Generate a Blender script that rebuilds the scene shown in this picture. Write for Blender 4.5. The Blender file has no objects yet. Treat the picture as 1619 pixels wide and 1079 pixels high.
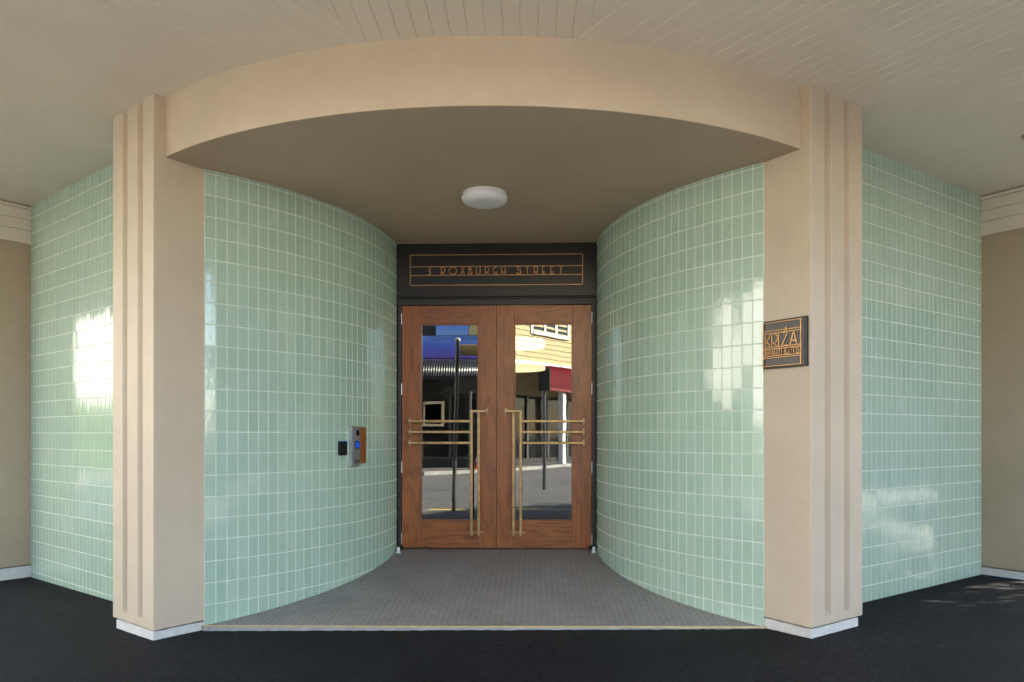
import bpy, math, random
from mathutils import Matrix, Vector
random.seed(7)
scene = bpy.context.scene
COL = scene.collection

# ------------------------------------------------------------------ camera
cam_d = bpy.data.cameras.new("camera"); cam = bpy.data.objects.new("camera", cam_d); COL.objects.link(cam)
cam.location = (0.3784, -4.981, 1.3469)
cam.rotation_euler = (math.radians(90), 0, 0.0316)
cam_d.sensor_width = 36; cam_d.lens = 1121.67/1619*36
cam_d.shift_y = 147.8/1619
cam_d.clip_start = .05; cam_d.clip_end = 800
scene.camera = cam

# ------------------------------------------------------------------ sky and sun
SUN_EL = math.radians(33); SUN_H = (0.9975, 0.07)          # horizontal direction towards the sun
w = bpy.data.worlds.new("World"); scene.world = w; w.use_nodes = True
nt = w.node_tree; bg = nt.nodes['Background']
sky = nt.nodes.new('ShaderNodeTexSky'); sky.sky_type = 'NISHITA'; sky.sun_disc = False
sky.sun_elevation = SUN_EL; sky.sun_rotation = math.atan2(SUN_H[0], SUN_H[1])
nt.links.new(sky.outputs[0], bg.inputs[0]); bg.inputs[1].default_value = 0.10
sd = bpy.data.lights.new("sun", 'SUN'); sun = bpy.data.objects.new("sun", sd); COL.objects.link(sun)
sd.energy = 5.0; sd.angle = math.radians(.5); sd.color = (1, .91, .78)
tosun = Vector((SUN_H[0]*math.cos(SUN_EL), SUN_H[1]*math.cos(SUN_EL), math.sin(SUN_EL)))
sun.rotation_euler = tosun.to_track_quat('Z', 'Y').to_euler(); sun.location = (8, 1, 12)
vs = scene.view_settings; vs.view_transform = 'Standard'; vs.look = 'None'; vs.gamma = 1; vs.use_curve_mapping = False
vs.exposure = 3.2
scene.render.engine = 'CYCLES'
scene.cycles.max_bounces = 12; scene.cycles.diffuse_bounces = 6; scene.cycles.glossy_bounces = 6
scene.cycles.transparent_max_bounces = 12

# ------------------------------------------------------------------ materials
def new_mat(name):
    m = bpy.data.materials.new(name); m.use_nodes = True
    return m, m.node_tree.nodes, m.node_tree.links, m.node_tree.nodes['Principled BSDF']
def noise(N, L, scale, detail=4, rough=.55, coord='Object', vec=None):
    t = N.new('ShaderNodeTexNoise'); t.inputs['Scale'].default_value = scale
    t.inputs['Detail'].default_value = detail; t.inputs['Roughness'].default_value = rough
    if vec is None:
        tc = N.new('ShaderNodeTexCoord'); vec = tc.outputs[coord]
    L.new(vec, t.inputs['Vector'])
    return t
def world_pos(N):
    return N.new('ShaderNodeNewGeometry').outputs['Position']
def ramp(N, L, fac, stops):
    r = N.new('ShaderNodeValToRGB'); e = r.color_ramp.elements
    while len(e) < len(stops): e.new(.5)
    for i, (p, c) in enumerate(stops): e[i].position = p; e[i].color = (*c, 1)
    L.new(fac, r.inputs[0]); return r
def bump(N, L, b, h, strength, dist=.002):
    n = N.new('ShaderNodeBump'); n.inputs['Strength'].default_value = strength; n.inputs['Distance'].default_value = dist
    L.new(h, n.inputs['Height']); L.new(n.outputs[0], b.inputs['Normal']); return n
def sc(c, k): return tuple(x*k for x in c)
def simple(name, col, rough=.6, metal=0, var=.12, scale=3, bs=.15, bscale=60, spec=.5, bd=.002):
    m, N, L, b = new_mat(name)
    p = world_pos(N)
    n = noise(N, L, scale, 5, vec=p)
    r = ramp(N, L, n.outputs[0], [(.3, sc(col, 1-var)), (.7, sc(col, 1+var))])
    L.new(r.outputs[0], b.inputs['Base Color'])
    b.inputs['Roughness'].default_value = rough; b.inputs['Metallic'].default_value = metal
    b.inputs['Specular IOR Level'].default_value = spec
    if bs: bump(N, L, b, noise(N, L, bscale, 3, vec=p).outputs[0], bs, bd)
    return m
M = {}
# trowelled painted plaster on pillars, beam and end walls
def plaster(name, col, rough=.62):
    m, N, L, b = new_mat(name); p = world_pos(N)
    n1 = noise(N, L, 1.3, 6, .6, vec=p); n2 = noise(N, L, 9, 6, .7, vec=p)
    r = ramp(N, L, n1.outputs[0], [(.32, sc(col, .93)), (.68, sc(col, 1.05))])
    r2 = ramp(N, L, n2.outputs[0], [(.28, (.90, .895, .88)), (.6, (1, 1, 1))])
    mx = N.new('ShaderNodeMix'); mx.data_type = 'RGBA'; mx.blend_type = 'MULTIPLY'; mx.inputs[0].default_value = .55
    L.new(r.outputs[0], mx.inputs[6]); L.new(r2.outputs[0], mx.inputs[7]); L.new(mx.outputs[2], b.inputs['Base Color'])
    b.inputs['Roughness'].default_value = rough
    ad = N.new('ShaderNodeMath'); ad.operation = 'ADD'
    n3 = noise(N, L, 4, 3, vec=p); n4 = noise(N, L, 170, 3, vec=p)
    ml = N.new('ShaderNodeMath'); ml.operation = 'MULTIPLY'; ml.inputs[1].default_value = .16
    L.new(n4.outputs[0], ml.inputs[0]); L.new(n3.outputs[0], ad.inputs[0]); L.new(ml.outputs[0], ad.inputs[1])
    bump(N, L, b, ad.outputs[0], .35, .006)
    return m
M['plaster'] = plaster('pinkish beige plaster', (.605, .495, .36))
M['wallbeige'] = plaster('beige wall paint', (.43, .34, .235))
M['soffit'] = plaster('shade-darkened soffit paint', (.47, .365, .255), .7)  # beam paint made darker here, putting the soffit's shade into its colour
M['plinth'] = simple('white plinth', (.64, .62, .57), .8, var=.08, scale=26, bs=.4, bscale=70, bd=.004)
M['board'] = simple('cream ceiling board', (.72, .65, .525), .45, var=.04, scale=2, bs=.06, bscale=30)
M['cornice'] = simple('cream cornice', (.74, .67, .55), .5, var=.04, scale=4, bs=.05)

# glazed ceramic tile, tone varies per tile
def tile_mat():
    m, N, L, b = new_mat('pale green glazed tile')
    oi = N.new('ShaderNodeObjectInfo'); g = N.new('ShaderNodeNewGeometry')
    a = N.new('ShaderNodeMath'); a.operation = 'ADD'; f = N.new('ShaderNodeMath'); f.operation = 'FRACT'
    L.new(oi.outputs['Random'], a.inputs[0]); L.new(g.outputs['Random Per Island'], a.inputs[1]); L.new(a.outputs[0], f.inputs[0])
    r = ramp(N, L, f.outputs[0], [(0, (.40, .53, .41)), (.4, (.415, .55, .43)), (.8, (.43, .565, .445)), (1, (.455, .58, .465))])
    # glaze pools: streaky vertical shading inside a tile and paler broken edges
    mp = N.new('ShaderNodeMapping'); mp.inputs['Scale'].default_value = (1, 1, .12); L.new(g.outputs['Position'], mp.inputs['Vector'])
    n = noise(N, L, 90, 4, .6, vec=mp.outputs[0])
    r2 = ramp(N, L, n.outputs[0], [(.3, (.90, .93, .91)), (.7, (1.04, 1.03, 1.03))])
    n0 = noise(N, L, 1.7, 3, vec=g.outputs['Position'])
    r3 = ramp(N, L, n0.outputs[0], [(.3, (.95, .97, .97)), (.7, (1.03, 1.02, 1.0))])
    mx = N.new('ShaderNodeMix'); mx.data_type = 'RGBA'; mx.blend_type = 'MULTIPLY'; mx.inputs[0].default_value = 1
    L.new(r.outputs[0], mx.inputs[6]); L.new(r2.outputs[0], mx.inputs[7])
    my = N.new('ShaderNodeMix'); my.data_type = 'RGBA'; my.blend_type = 'MULTIPLY'; my.inputs[0].default_value = 1
    L.new(mx.outputs[2], my.inputs[6]); L.new(r3.outputs[0], my.inputs[7]); L.new(my.outputs[2], b.inputs['Base Color'])
    b.inputs['Roughness'].default_value = .09; b.inputs['IOR'].default_value = 1.75
    nb = noise(N, L, 28, 2, vec=g.outputs['Position'])
    bump(N, L, b, nb.outputs[0], .10, .004)
    return m
M['tile'] = tile_mat()
M['grout'] = simple('pale grout', (.66, .71, .61), .85, var=.08, scale=9, bs=.3, bscale=180)
def hex_mat():
    m, N, L, b = new_mat('grey hexagon tile')
    oi = N.new('ShaderNodeObjectInfo'); g = N.new('ShaderNodeNewGeometry')
    a = N.new('ShaderNodeMath'); a.operation = 'ADD'; f = N.new('ShaderNodeMath'); f.operation = 'FRACT'
    L.new(oi.outputs['Random'], a.inputs[0]); L.new(g.outputs['Random Per Island'], a.inputs[1]); L.new(a.outputs[0], f.inputs[0])
    r = ramp(N, L, f.outputs[0], [(0, (.205, .175, .15)), (1, (.24, .208, .18))])
    n = noise(N, L, 2.2, 5, .6, vec=g.outputs['Position']); r2 = ramp(N, L, n.outputs[0], [(.3, (.82, .82, .82)), (.7, (1.1, 1.1, 1.1))])
    mx = N.new('ShaderNodeMix'); mx.data_type = 'RGBA'; mx.blend_type = 'MULTIPLY'; mx.inputs[0].default_value = 1
    L.new(r.outputs[0], mx.inputs[6]); L.new(r2.outputs[0], mx.inputs[7]); L.new(mx.outputs[2], b.inputs['Base Color'])
    b.inputs['Roughness'].default_value = .42
    bump(N, L, b, noise(N, L, 200, 3, vec=g.outputs['Position']).outputs[0], .15, .001)
    return m
M['hex'] = hex_mat()
M['hexgrout'] = simple('floor grout', (.46, .43, .39), .9, var=.2, scale=6, bs=.2)
def asphalt(name, c0, c1, rough, big=1.2):
    m, N, L, b = new_mat(name); p = world_pos(N)
    v = N.new('ShaderNodeTexVoronoi'); v.inputs['Scale'].default_value = 130; L.new(p, v.inputs['Vector'])
    n = noise(N, L, big, 6, .65, vec=p); n2 = noise(N, L, 48, 5, .8, vec=p)
    r = ramp(N, L, n.outputs[0], [(.3, c0), (.72, c1)])
    r2 = ramp(N, L, n2.outputs[0], [(.32, (.30, .30, .30)), (.55, (1.1, 1.1, 1.1)), (.70, (4.2, 4.2, 4.2))])
    mx = N.new('ShaderNodeMix'); mx.data_type = 'RGBA'; mx.blend_type = 'MULTIPLY'; mx.inputs[0].default_value = 1
    L.new(r.outputs[0], mx.inputs[6]); L.new(r2.outputs[0], mx.inputs[7]); L.new(mx.outputs[2], b.inputs['Base Color'])
    b.inputs['Roughness'].default_value = rough; b.inputs['Specular IOR Level'].default_value = .10
    bump(N, L, b, v.outputs['Distance'], .9, .006)
    return m
M['newasphalt'] = asphalt('fresh black asphalt', (.0085, .0085, .0095), (.0185, .0182, .0195), .7)
M['road'] = asphalt('worn grey asphalt', (.12, .118, .115), (.17, .165, .16), .85, .25)
M['concrete'] = simple('kerb concrete', (.33, .32, .30), .85, var=.2, scale=6, bs=.4)
M['yellowpaint'] = simple('yellow road paint', (.75, .50, .04), .7, var=.1, scale=12)
M['blackmetal'] = simple('black powder coated metal', (.016, .0155, .015), .34, var=.1, bs=.03, bscale=200)
M['frame'] = simple('dark bronze door frame', (.022, .022, .024), .4, var=.1, bs=.03)
M['copper'] = simple('copper sign metal', (.56, .33, .16), .36, 1, var=.2, scale=18, bs=.05, bscale=150)
M['brass'] = simple('aged brass', (.38, .27, .14), .42, 1, var=.28, scale=16, bs=.1, bscale=120)
M['brassstrip'] = simple('brass floor strip', (.80, .62, .34), .5, 1, var=.1, scale=20)
M['steel'] = simple('satin steel', (.55, .55, .57), .3, 1, var=.06, scale=20, bs=.03)
M['alu'] = simple('anodised aluminium', (.50, .51, .54), .38, .85, var=.04, scale=30, bs=.02)
M['darkplastic'] = simple('black plastic', (.008, .008, .009), .25, var=.1, bs=0)
M['screen'] = simple('blue screen', (.01, .05, .30), .15, var=.05, bs=0)
b_ = M['screen'].node_tree.nodes['Principled BSDF']; b_.inputs['Emission Color'].default_value = (.02, .10, .7, 1); b_.inputs['Emission Strength'].default_value = .05
M['opal'] = simple('opal plastic', (.80, .79, .77), .35, var=.02, bs=0)
M['whiteplastic'] = simple('white plastic', (.75, .75, .75), .35, var=.02, bs=0)
M['rubber'] = simple('black rubber', (.01, .01, .01), .6, var=.05, bs=0)
M['plaquegrey'] = simple('dark grey plaque', (.12, .108, .098), .45, var=.12, scale=14, bs=.08)
def wood(name, horiz, col=(.262, .080, .019), dark=(.112, .031, .008)):
    m, N, L, b = new_mat(name)
    tc = N.new('ShaderNodeTexCoord'); oi = N.new('ShaderNodeObjectInfo')
    ad = N.new('ShaderNodeVectorMath'); ad.operation = 'ADD'
    ml = N.new('ShaderNodeVectorMath'); ml.operation = 'SCALE'; ml.inputs[0].default_value = (13, 7, 9)
    L.new(oi.outputs['Random'], ml.inputs['Scale']); L.new(tc.outputs['Object'], ad.inputs[0]); L.new(ml.outputs[0], ad.inputs[1])
    mp = N.new('ShaderNodeMapping'); mp.inputs['Scale'].default_value = (.16, 1, 1) if horiz else (1, 1, .16)
    L.new(ad.outputs[0], mp.inputs['Vector'])
    d = noise(N, L, 5, 3, .5, vec=mp.outputs[0])
    wv = N.new('ShaderNodeMath'); wv.operation = 'MULTIPLY'; wv.inputs[1].default_value = 9; L.new(d.outputs[0], wv.inputs[0])
    fr = N.new('ShaderNodeMath'); fr.operation = 'PINGPONG'; fr.inputs[1].default_value = .5; L.new(wv.outputs[0], fr.inputs[0])
    mp2 = N.new('ShaderNodeMapping'); mp2.inputs['Scale'].default_value = (.03, 1, 1) if horiz else (1, 1, .03)
    L.new(ad.outputs[0], mp2.inputs['Vector']); n2 = noise(N, L, 190, 4, .65, vec=mp2.outputs[0])
    mixf = N.new('ShaderNodeMath'); mixf.operation = 'MULTIPLY_ADD'; mixf.inputs[1].default_value = .9
    L.new(n2.outputs[0], mixf.inputs[0])
    m3 = N.new('ShaderNodeMath'); m3.operation = 'MULTIPLY'; m3.inputs[1].default_value = .75; L.new(fr.outputs[0], m3.inputs[0]); L.new(m3.outputs[0], mixf.inputs[2])
    r = ramp(N, L, mixf.outputs[0], [(.30, dark), (.55, col), (.95, sc(col, 1.35))])
    n3 = noise(N, L, 2.5, 3, vec=ad.outputs[0]); r3 = ramp(N, L, n3.outputs[0], [(.3, (.86, .84, .82)), (.7, (1.1, 1.08, 1.05))])
    mx = N.new('ShaderNodeMix'); mx.data_type = 'RGBA'; mx.blend_type = 'MULTIPLY'; mx.inputs[0].default_value = 1
    L.new(r.outputs[0], mx.inputs[6]); L.new(r3.outputs[0], mx.inputs[7]); L.new(mx.outputs[2], b.inputs['Base Color'])
    b.inputs['Roughness'].default_value = .34; b.inputs['Coat Weight'].default_value = .25; b.inputs['Coat Roughness'].default_value = .25
    bump(N, L, b, n2.outputs[0], .12, .001)
    return m
M['woodv'] = wood('oiled oak vertical grain', False); M['woodh'] = wood('oiled oak horizontal grain', True)
def glass(name, ior, tint):
    m, N, L, b = new_mat(name); N.remove(b)
    o = N['Material Output']; mx = N.new('ShaderNodeMixShader'); t = N.new('ShaderNodeBsdfTransparent'); g = N.new('ShaderNodeBsdfGlossy')
    f = N.new('ShaderNodeFresnel'); f.inputs['IOR'].default_value = ior
    t.inputs[0].default_value = (*tint, 1); g.inputs['Roughness'].default_value = 0.0; g.inputs['Color'].default_value = (.95, .97, .96, 1)
    p = world_pos(N); nb = noise(N, L, 1.6, 2, vec=p); bn = N.new('ShaderNodeBump'); bn.inputs['Strength'].default_value = .02; bn.inputs['Distance'].default_value = .02
    L.new(nb.outputs[0], bn.inputs['Height']); L.new(bn.outputs[0], g.inputs['Normal'])
    L.new(f.outputs[0], mx.inputs[0]); L.new(t.outputs[0], mx.inputs[1]); L.new(g.outputs[0], mx.inputs[2]); L.new(mx.outputs[0], o.inputs[0])
    return m
M['glass'] = glass('door glass', 2.1, (.62, .64, .62))
M['darkglass'] = simple('dark shop glass', (.010, .011, .012), .06, var=.1, bs=0)
M['lampglow'] = simple('lamp glow', (.8, .7, .5), .5, var=.01, bs=0)
b_ = M['lampglow'].node_tree.nodes['Principled BSDF']; b_.inputs['Emission Color'].default_value = (1, .78, .45, 1); b_.inputs['Emission Strength'].default_value = .4
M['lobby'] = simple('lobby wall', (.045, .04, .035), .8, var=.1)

# ------------------------------------------------------------------ mesh helpers
class MB:
    def __init__(s): s.v = []; s.f = []
    def add(s, vs, fs):
        o = len(s.v); s.v += [tuple(p) for p in vs]; s.f += [tuple(i+o for i in f) for f in fs]; return s
    def obox(s, o, a, b, c):                       # origin and three edge vectors (right-handed)
        o, a, b, c = map(Vector, (o, a, b, c))
        P = [o, o+a, o+a+b, o+b, o+c, o+a+c, o+a+b+c, o+b+c]
        return s.add(P, [(0,3,2,1),(4,5,6,7),(0,1,5,4),(1,2,6,5),(2,3,7,6),(3,0,4,7)])
    def box(s, x0, x1, y0, y1, z0, z1): return s.obox((x0,y0,z0), (x1-x0,0,0), (0,y1-y0,0), (0,0,z1-z0))
    def prism(s, poly, z0, z1):                    # poly: CCW list of (x,y); z0/z1 value or function
        f0 = z0 if callable(z0) else (lambda x,y: z0); f1 = z1 if callable(z1) else (lambda x,y: z1)
        n = len(poly)
        return s.add([(x,y,f0(x,y)) for x,y in poly]+[(x,y,f1(x,y)) for x,y in poly],
            [tuple(range(n-1,-1,-1)), tuple(range(n,2*n))]+[(i,(i+1)%n,(i+1)%n+n,i+n) for i in range(n)])
    def tube(s, p, q, r, n=12, r2=None):
        p, q = Vector(p), Vector(q); d = (q-p).normalized(); u = d.orthogonal().normalized(); v = d.cross(u); r2 = r if r2 is None else r2
        P = [p+(u*math.cos(t)+v*math.sin(t))*r for t in [2*math.pi*i/n for i in range(n)]]+[q+(u*math.cos(t)+v*math.sin(t))*r2 for t in [2*math.pi*i/n for i in range(n)]]
        return s.add(P, [tuple(range(n-1,-1,-1)), tuple(range(n,2*n))]+[(i,(i+1)%n,(i+1)%n+n,i+n) for i in range(n)])
    def lathe(s, c, prof, n=48):                   # prof: (r, z) list
        c = Vector(c); P = []
        for r, z in prof: P += [c+Vector((r*math.cos(2*math.pi*i/n), r*math.sin(2*math.pi*i/n), z)) for i in range(n)]
        F = []
        for k in range(len(prof)-1): F += [(k*n+i, k*n+(i+1)%n, (k+1)*n+(i+1)%n, (k+1)*n+i) for i in range(n)]
        F += [tuple(range(n-1,-1,-1)), tuple(range((len(prof)-1)*n, len(prof)*n))]
        return s.add(P, F)
    def mesh(s, name, mat, smooth=False):
        me = bpy.data.meshes.new(name); me.from_pydata(s.v, [], s.f); me.update()
        me.materials.append(M[mat] if isinstance(mat, str) else mat)
        if smooth:
            me.polygons.foreach_set('use_smooth', [True]*len(me.polygons))
            me.set_sharp_from_angle(angle=math.radians(40))
        return me
    def build(s, name, mat, parent=None, smooth=False, bevel=0, seg=2):
        o = bpy.data.objects.new(name, s.mesh(name, mat, smooth)); COL.objects.link(o)
        if parent is not None: put(o, parent)
        if bevel:
            md = o.modifiers.new('bevel', 'BEVEL'); md.width = bevel; md.segments = seg; md.limit_method = 'ANGLE'; md.angle_limit = math.radians(35)
            md.harden_normals = False
        return o
def wloc(o):
    v = Vector(o.location)
    return v + wloc(o.parent) if o.parent else v
ROOT = {}
def put(o, parent):
    """parent keeping world coordinates (all parents are pure translations of known world position)"""
    o.parent = parent; o.matrix_parent_inverse = Matrix.Translation(-ROOT.get(parent.name, Vector((0,0,0))))
def thing(name, label, cat, loc=(0,0,0), group=None):
    o = bpy.data.objects.new(name, None); COL.objects.link(o); o.location = loc; o.empty_display_size = .1
    ROOT[o.name] = Vector(loc); tag(o, label, cat, group); return o
def tag(o, label, cat, group=None, kind='thing'):
    o['label'] = label; o['category'] = cat
    if group: o['group'] = group
    if kind: o['kind'] = kind
    return o
def struct(o, kind='structure'): o['kind'] = kind; return o
def clip(poly, a, b, c):                           # keep a*x+b*y+c >= 0
    out = []
    for i in range(len(poly)):
        p, q = poly[i], poly[(i+1) % len(poly)]; dp = a*p[0]+b*p[1]+c; dq = a*q[0]+b*q[1]+c
        if dp >= 0: out.append(p)
        if (dp > 0) != (dq > 0) and abs(dp-dq) > 1e-12:
            t = dp/(dp-dq); out.append((p[0]+(q[0]-p[0])*t, p[1]+(q[1]-p[1])*t))
    return out
def pin(poly, d):                                  # inset a convex CCW polygon
    out = list(poly); n = len(poly)
    for i in range(n):
        p, q = poly[i], poly[(i+1) % n]; ex, ey = q[0]-p[0], q[1]-p[1]; l = math.hypot(ex, ey)
        if l < 1e-6: continue
        a, b = -ey/l, ex/l; out = clip(out, a, b, -(a*p[0]+b*p[1])-d)
        if len(out) < 3: return []
    return out

# ------------------------------------------------------------------ layout (metres; x right, y into the entrance, z up)
S, C = 3.24, 3.641                                 # entrance soffit, verandah ceiling
TX, EX, EY, FD = 1.97, .989, 2.033, .203           # tile wall start / end, floor height at the doors
AL = .6268                                         # outer walls splay back by this angle
UX, UY = math.cos(AL), math.sin(AL)                # along the right outer wall, away from the entrance
NX, NY = UY, -UX                                   # its outward normal
PX, PY = 2.185, -.2855                             # front corner of the right pillar
WX, WY = 4.688, 2.0                                # inner corner where the right outer wall ends
ROWZ, ROWH = 3.212, .154
def ground_z(x, y): return -.022+.012*x-.0115*y
def floor_z(x, y): return .0064*x+.1*y
def proj(x, y, z):
    c, s = math.cos(.0316), math.sin(.0316); dx, dy = x-.3784, y+4.981
    X = c*dx+s*dy; D = -s*dx+c*dy
    return 809.5+1121.67*X/D, 687.3-1121.67*(z-1.3469)/D, D

# ------------------------------------------------------------------ ground
def outline(off, far, yf):
    """kerb-like outline parallel to the outer walls: from the left far end round the corner to the right far end"""
    ox, oy = WX+NX*off, WY+NY*off
    t = (yf-oy)/UY
    c = (ox+UX*t, yf); e = (c[0]+UX*far, c[1]+UY*far)
    return [(-e[0], e[1]), (-c[0], c[1]), c, e]
mb = MB(); G = 24
def road_z(x, y): return -.040+.012*max(-12, min(12, x))-.0115*max(-4, min(9, y))
xs = [-300, -100, -50, -25, -12, 0, 12, 25, 50, 100, 300]; ys = [-300, -100, -50, -25, -12, -4, 0, 9, 30, 100, 300]
mb.add([(x, y, road_z(x, y)) for y in ys for x in xs], [(j*11+i, j*11+i+1, (j+1)*11+i+1, (j+1)*11+i) for j in range(10) for i in range(10)])
struct(mb.build('road', 'road'))
ko = outline(3.3, 26, -3.42)
poly = ko+[(ko[3][0]-9*NX, ko[3][1]-9*NY), (0, 9), (ko[0][0]+9*NX, ko[0][1]-9*NY)]
mb = MB()
# footpath as a fan of strips so that it can follow its slope
ft = outline(2.02, 26, -2.12)
P = [ft[0], ft[1], ft[2], ft[3]]; Q = [(ft[0][0]+NX*5, ft[0][1]-NY*5), (-2.3, 2.2), (2.3, 2.2), (ft[3][0]-NX*5, ft[3][1]-NY*5)]
V = []
for p, q in zip(P, Q):
    for k in range(5): t = k/4; x = p[0]+(q[0]-p[0])*t; y = p[1]+(q[1]-p[1])*t; V.append((x, y, ground_z(x, y) if abs(x) < 12 else ground_z(math.copysign(12, x), y)))
mb.add(V, [(i*5+k, (i+1)*5+k, (i+1)*5+k+1, i*5+k+1) for i in range(3) for k in range(4)])
struct(mb.build('footpath', 'newasphalt'))
fo_, fi_ = outline(3.16, 26, -3.28), outline(2.02, 26, -2.12); mb = MB()
gzc = lambda x, y: ground_z(max(-12, min(12, x)), y)-.001
for i in range(3):
    for k in range(6):
        q = []
        for (u, ln) in ((k/6, fo_), ((k+1)/6, fo_), ((k+1)/6, fi_), (k/6, fi_)): q.append((ln[i][0]+(ln[i+1][0]-ln[i][0])*u, ln[i][1]+(ln[i+1][1]-ln[i][1])*u))
        mb.add([(x, y, gzc(x, y)) for x, y in q], [(0,1,2,3)])
struct(mb.build('kerbside_path', 'road'))
kb = struct(MB().build('kerb', 'concrete')); kb.data.materials[0] = M['concrete']
kin, kout = outline(3.16, 26, -3.28), outline(3.32, 26, -3.44)
for i in range(3):
    n = [12, 5, 12][i]
    for k in range(n):
        def L_(a, b, t): return (a[0]+(b[0]-a[0])*t, a[1]+(b[1]-a[1])*t)
        t0, t1 = k/n+.003, (k+1)/n-.003
        pl = [L_(kout[i], kout[i+1], t0), L_(kout[i], kout[i+1], t1), L_(kin[i], kin[i+1], t1), L_(kin[i], kin[i+1], t0)]
        MB().prism(pl, -.6, lambda x, y: ground_z(max(-12, min(12, x)), y)+.004).build('kerb_stone', 'concrete', kb, bevel=.012)
for x0, x1 in ((-4.2, -3.55), (-2.86, -2.2), (-1.53, -.87), (-.2, .456), (1.13, 1.79), (2.46, 3.0)):
    tag(MB().add([(x0, -3.72, road_z(x0, -3.6)+.004), (x1, -3.72, road_z(x1, -3.6)+.004), (x1, -3.58, road_z(x1, -3.6)+.004), (x0, -3.58, road_z(x0, -3.6)+.004)], [(0,1,2,3)]).build('road_marking', 'yellowpaint'),
        'yellow painted dash on the road beside the kerb outside the entrance', 'road marking', 'yellow kerbside dashes')

# entrance floor: sloping bed with hexagon tiles
RA = math.hypot(TX-EX, EY)/(2*math.sin(math.radians(26))); TH0 = math.atan2(EY, TX-EX)-math.radians(26)
ARC = 2*math.radians(26)*RA
ACX, ACY = -TX-RA*math.sin(TH0), RA*math.cos(TH0)
def arc(s, sg=-1, off=0.0):                        # point on the tile wall face; sg -1 left, +1 right; off into the recess
    th = TH0-math.pi/2+s/RA; x = ACX+(RA+off)*math.cos(th); y = ACY+(RA+off)*math.sin(th)
    return (x, y) if sg < 0 else (-x, y)
def arc_n(s, sg=-1):
    th = TH0-math.pi/2+s/RA; return (math.cos(th), math.sin(th)) if sg < 0 else (-math.cos(th), math.sin(th))
edgeL = [arc(ARC*i/30, -1, -.01) for i in range(31)]; edgeR = [(-x, y) for x, y in edgeL]
mb = MB(); V = []
for (a, b) in zip(edgeL, edgeR): V += [(a[0], a[1], floor_z(*a)-.0009), (b[0], b[1], floor_z(*b)-.0009)]
mb.add(V, [(2*i, 2*i+1, 2*i+3, 2*i+2) for i in range(30)])
y2 = EY+.25
mb.add([(-EX-.2, EY, floor_z(-EX, EY)-.0035), (EX+.2, EY, floor_z(EX, EY)-.0035), (EX+.2, y2, .2), (-EX-.2, y2, .2)], [(0,1,2,3)])
efl = struct(mb.build('entrance_floor', 'hexgrout'))
SD = .0317; FL = SD*math.sqrt(3)
hexs = []
for i in range(-45, 46):
    for j in range(0, 42):
        cx_ = i*1.5*SD; cy_ = j*FL+(FL/2 if i % 2 else 0)-.012
        if cy_ > EY+.05: continue
        hw = None
        for (a, b) in zip(edgeL[:-1], edgeL[1:]):
            if a[1] <= cy_ <= b[1] or (cy_ < a[1] and hw is None) or b is edgeL[-1] and hw is None:
                t = (cy_-a[1])/(b[1]-a[1]); hw = -(a[0]+(b[0]-a[0])*t); break
        if abs(cx_) > hw+.03: continue
        hexs.append((cx_, cy_))
hr = SD-.0019
HEXP = [(hr*math.cos(math.pi/3*k), hr*math.sin(math.pi/3*k)) for k in range(6)]
def hexmesh(poly):
    top = pin(poly, .0008); mb = MB(); n = len(poly)
    if len(top) != n: top = poly
    sl = lambda x, y: .0064*x+.1*y
    mb.add([(x, y, sl(x, y)-.004) for x, y in poly]+[(x, y, sl(x, y)-.0008) for x, y in poly]+[(x, y, sl(x, y)) for x, y in top],
           [tuple(range(2*n, 3*n))]+[(i, (i+1) % n, (i+1) % n+n, i+n) for i in range(n)]+[(n+i, n+(i+1) % n, 2*n+(i+1) % n, 2*n+i) for i in range(n)])
    return mb
hexme = hexmesh(HEXP).mesh('hexagonal_tile', 'hex')
hexs.sort(key=lambda h: h[1]+.05*abs(h[0]))
rest = MB(); cnt = 0
for cx_, cy_ in hexs:
    z = floor_z(cx_, cy_)+random.uniform(-.0004, .0004)
    if cy_ < hr+.004:
        pl = clip(HEXP, 0, 1, cy_-.004)
        if len(pl) < 3: continue
        me = hexmesh(pl).mesh('hexagonal_tile', 'hex')
    else: me = hexme
    if cnt < 300:
        o = bpy.data.objects.new('hexagonal_tile', me); COL.objects.link(o); o.location = (cx_, cy_, z); o.parent = efl; cnt += 1
    else:
        q = hexmesh(HEXP); rest.add([(x+cx_, y+cy_, zz+z) for x, y, zz in q.v], q.f)
struct(rest.build('hexagonal_tiling', 'hex', efl), 'stuff')
# brass edge strip on a concrete nosing
st = thing('threshold_strip', 'thin brass strip on pale concrete edge along the front of the tiled entrance floor', 'edge strip', (0, -.01, 0))
mb = MB(); n = 40
for i in range(n):
    x0, x1 = -TX-.02+(2*TX+.04)*i/n, -TX-.02+(2*TX+.04)*(i+1)/n
    mb.add([(x0, -.006, floor_z(x0, 0)-.02), (x1, -.006, floor_z(x1, 0)-.02), (x1, -.006, floor_z(x1, 0)+.002), (x0, -.006, floor_z(x0, 0)+.002), (x1, .0035, floor_z(x1, 0)+.002), (x0, .0035, floor_z(x0, 0)+.002)], [(0,1,2,3), (3,2,4,5)])
mb.build('brass_edge', 'brassstrip', st)
mb = MB(); jj = [(-.02-.014*random.random(), -.004*random.random()) for _ in range(n*3+1)]
for i in range(n*3):
    x0, x1 = -TX+2*TX*i/(3*n), -TX+2*TX*(i+1)/(3*n); a, b = jj[i], jj[i+1]
    mb.add([(x0, a[0], -.12), (x1, b[0], -.12), (x1, b[0], floor_z(x1, 0)-.012+b[1]), (x0, a[0], floor_z(x0, 0)-.012+a[1]), (x1, 0, floor_z(x1, 0)-.006), (x0, 0, floor_z(x0, 0)-.006)], [(0,1,2,3), (3,2,4,5)])
mb.build('concrete_nosing', 'concrete', st)

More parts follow.
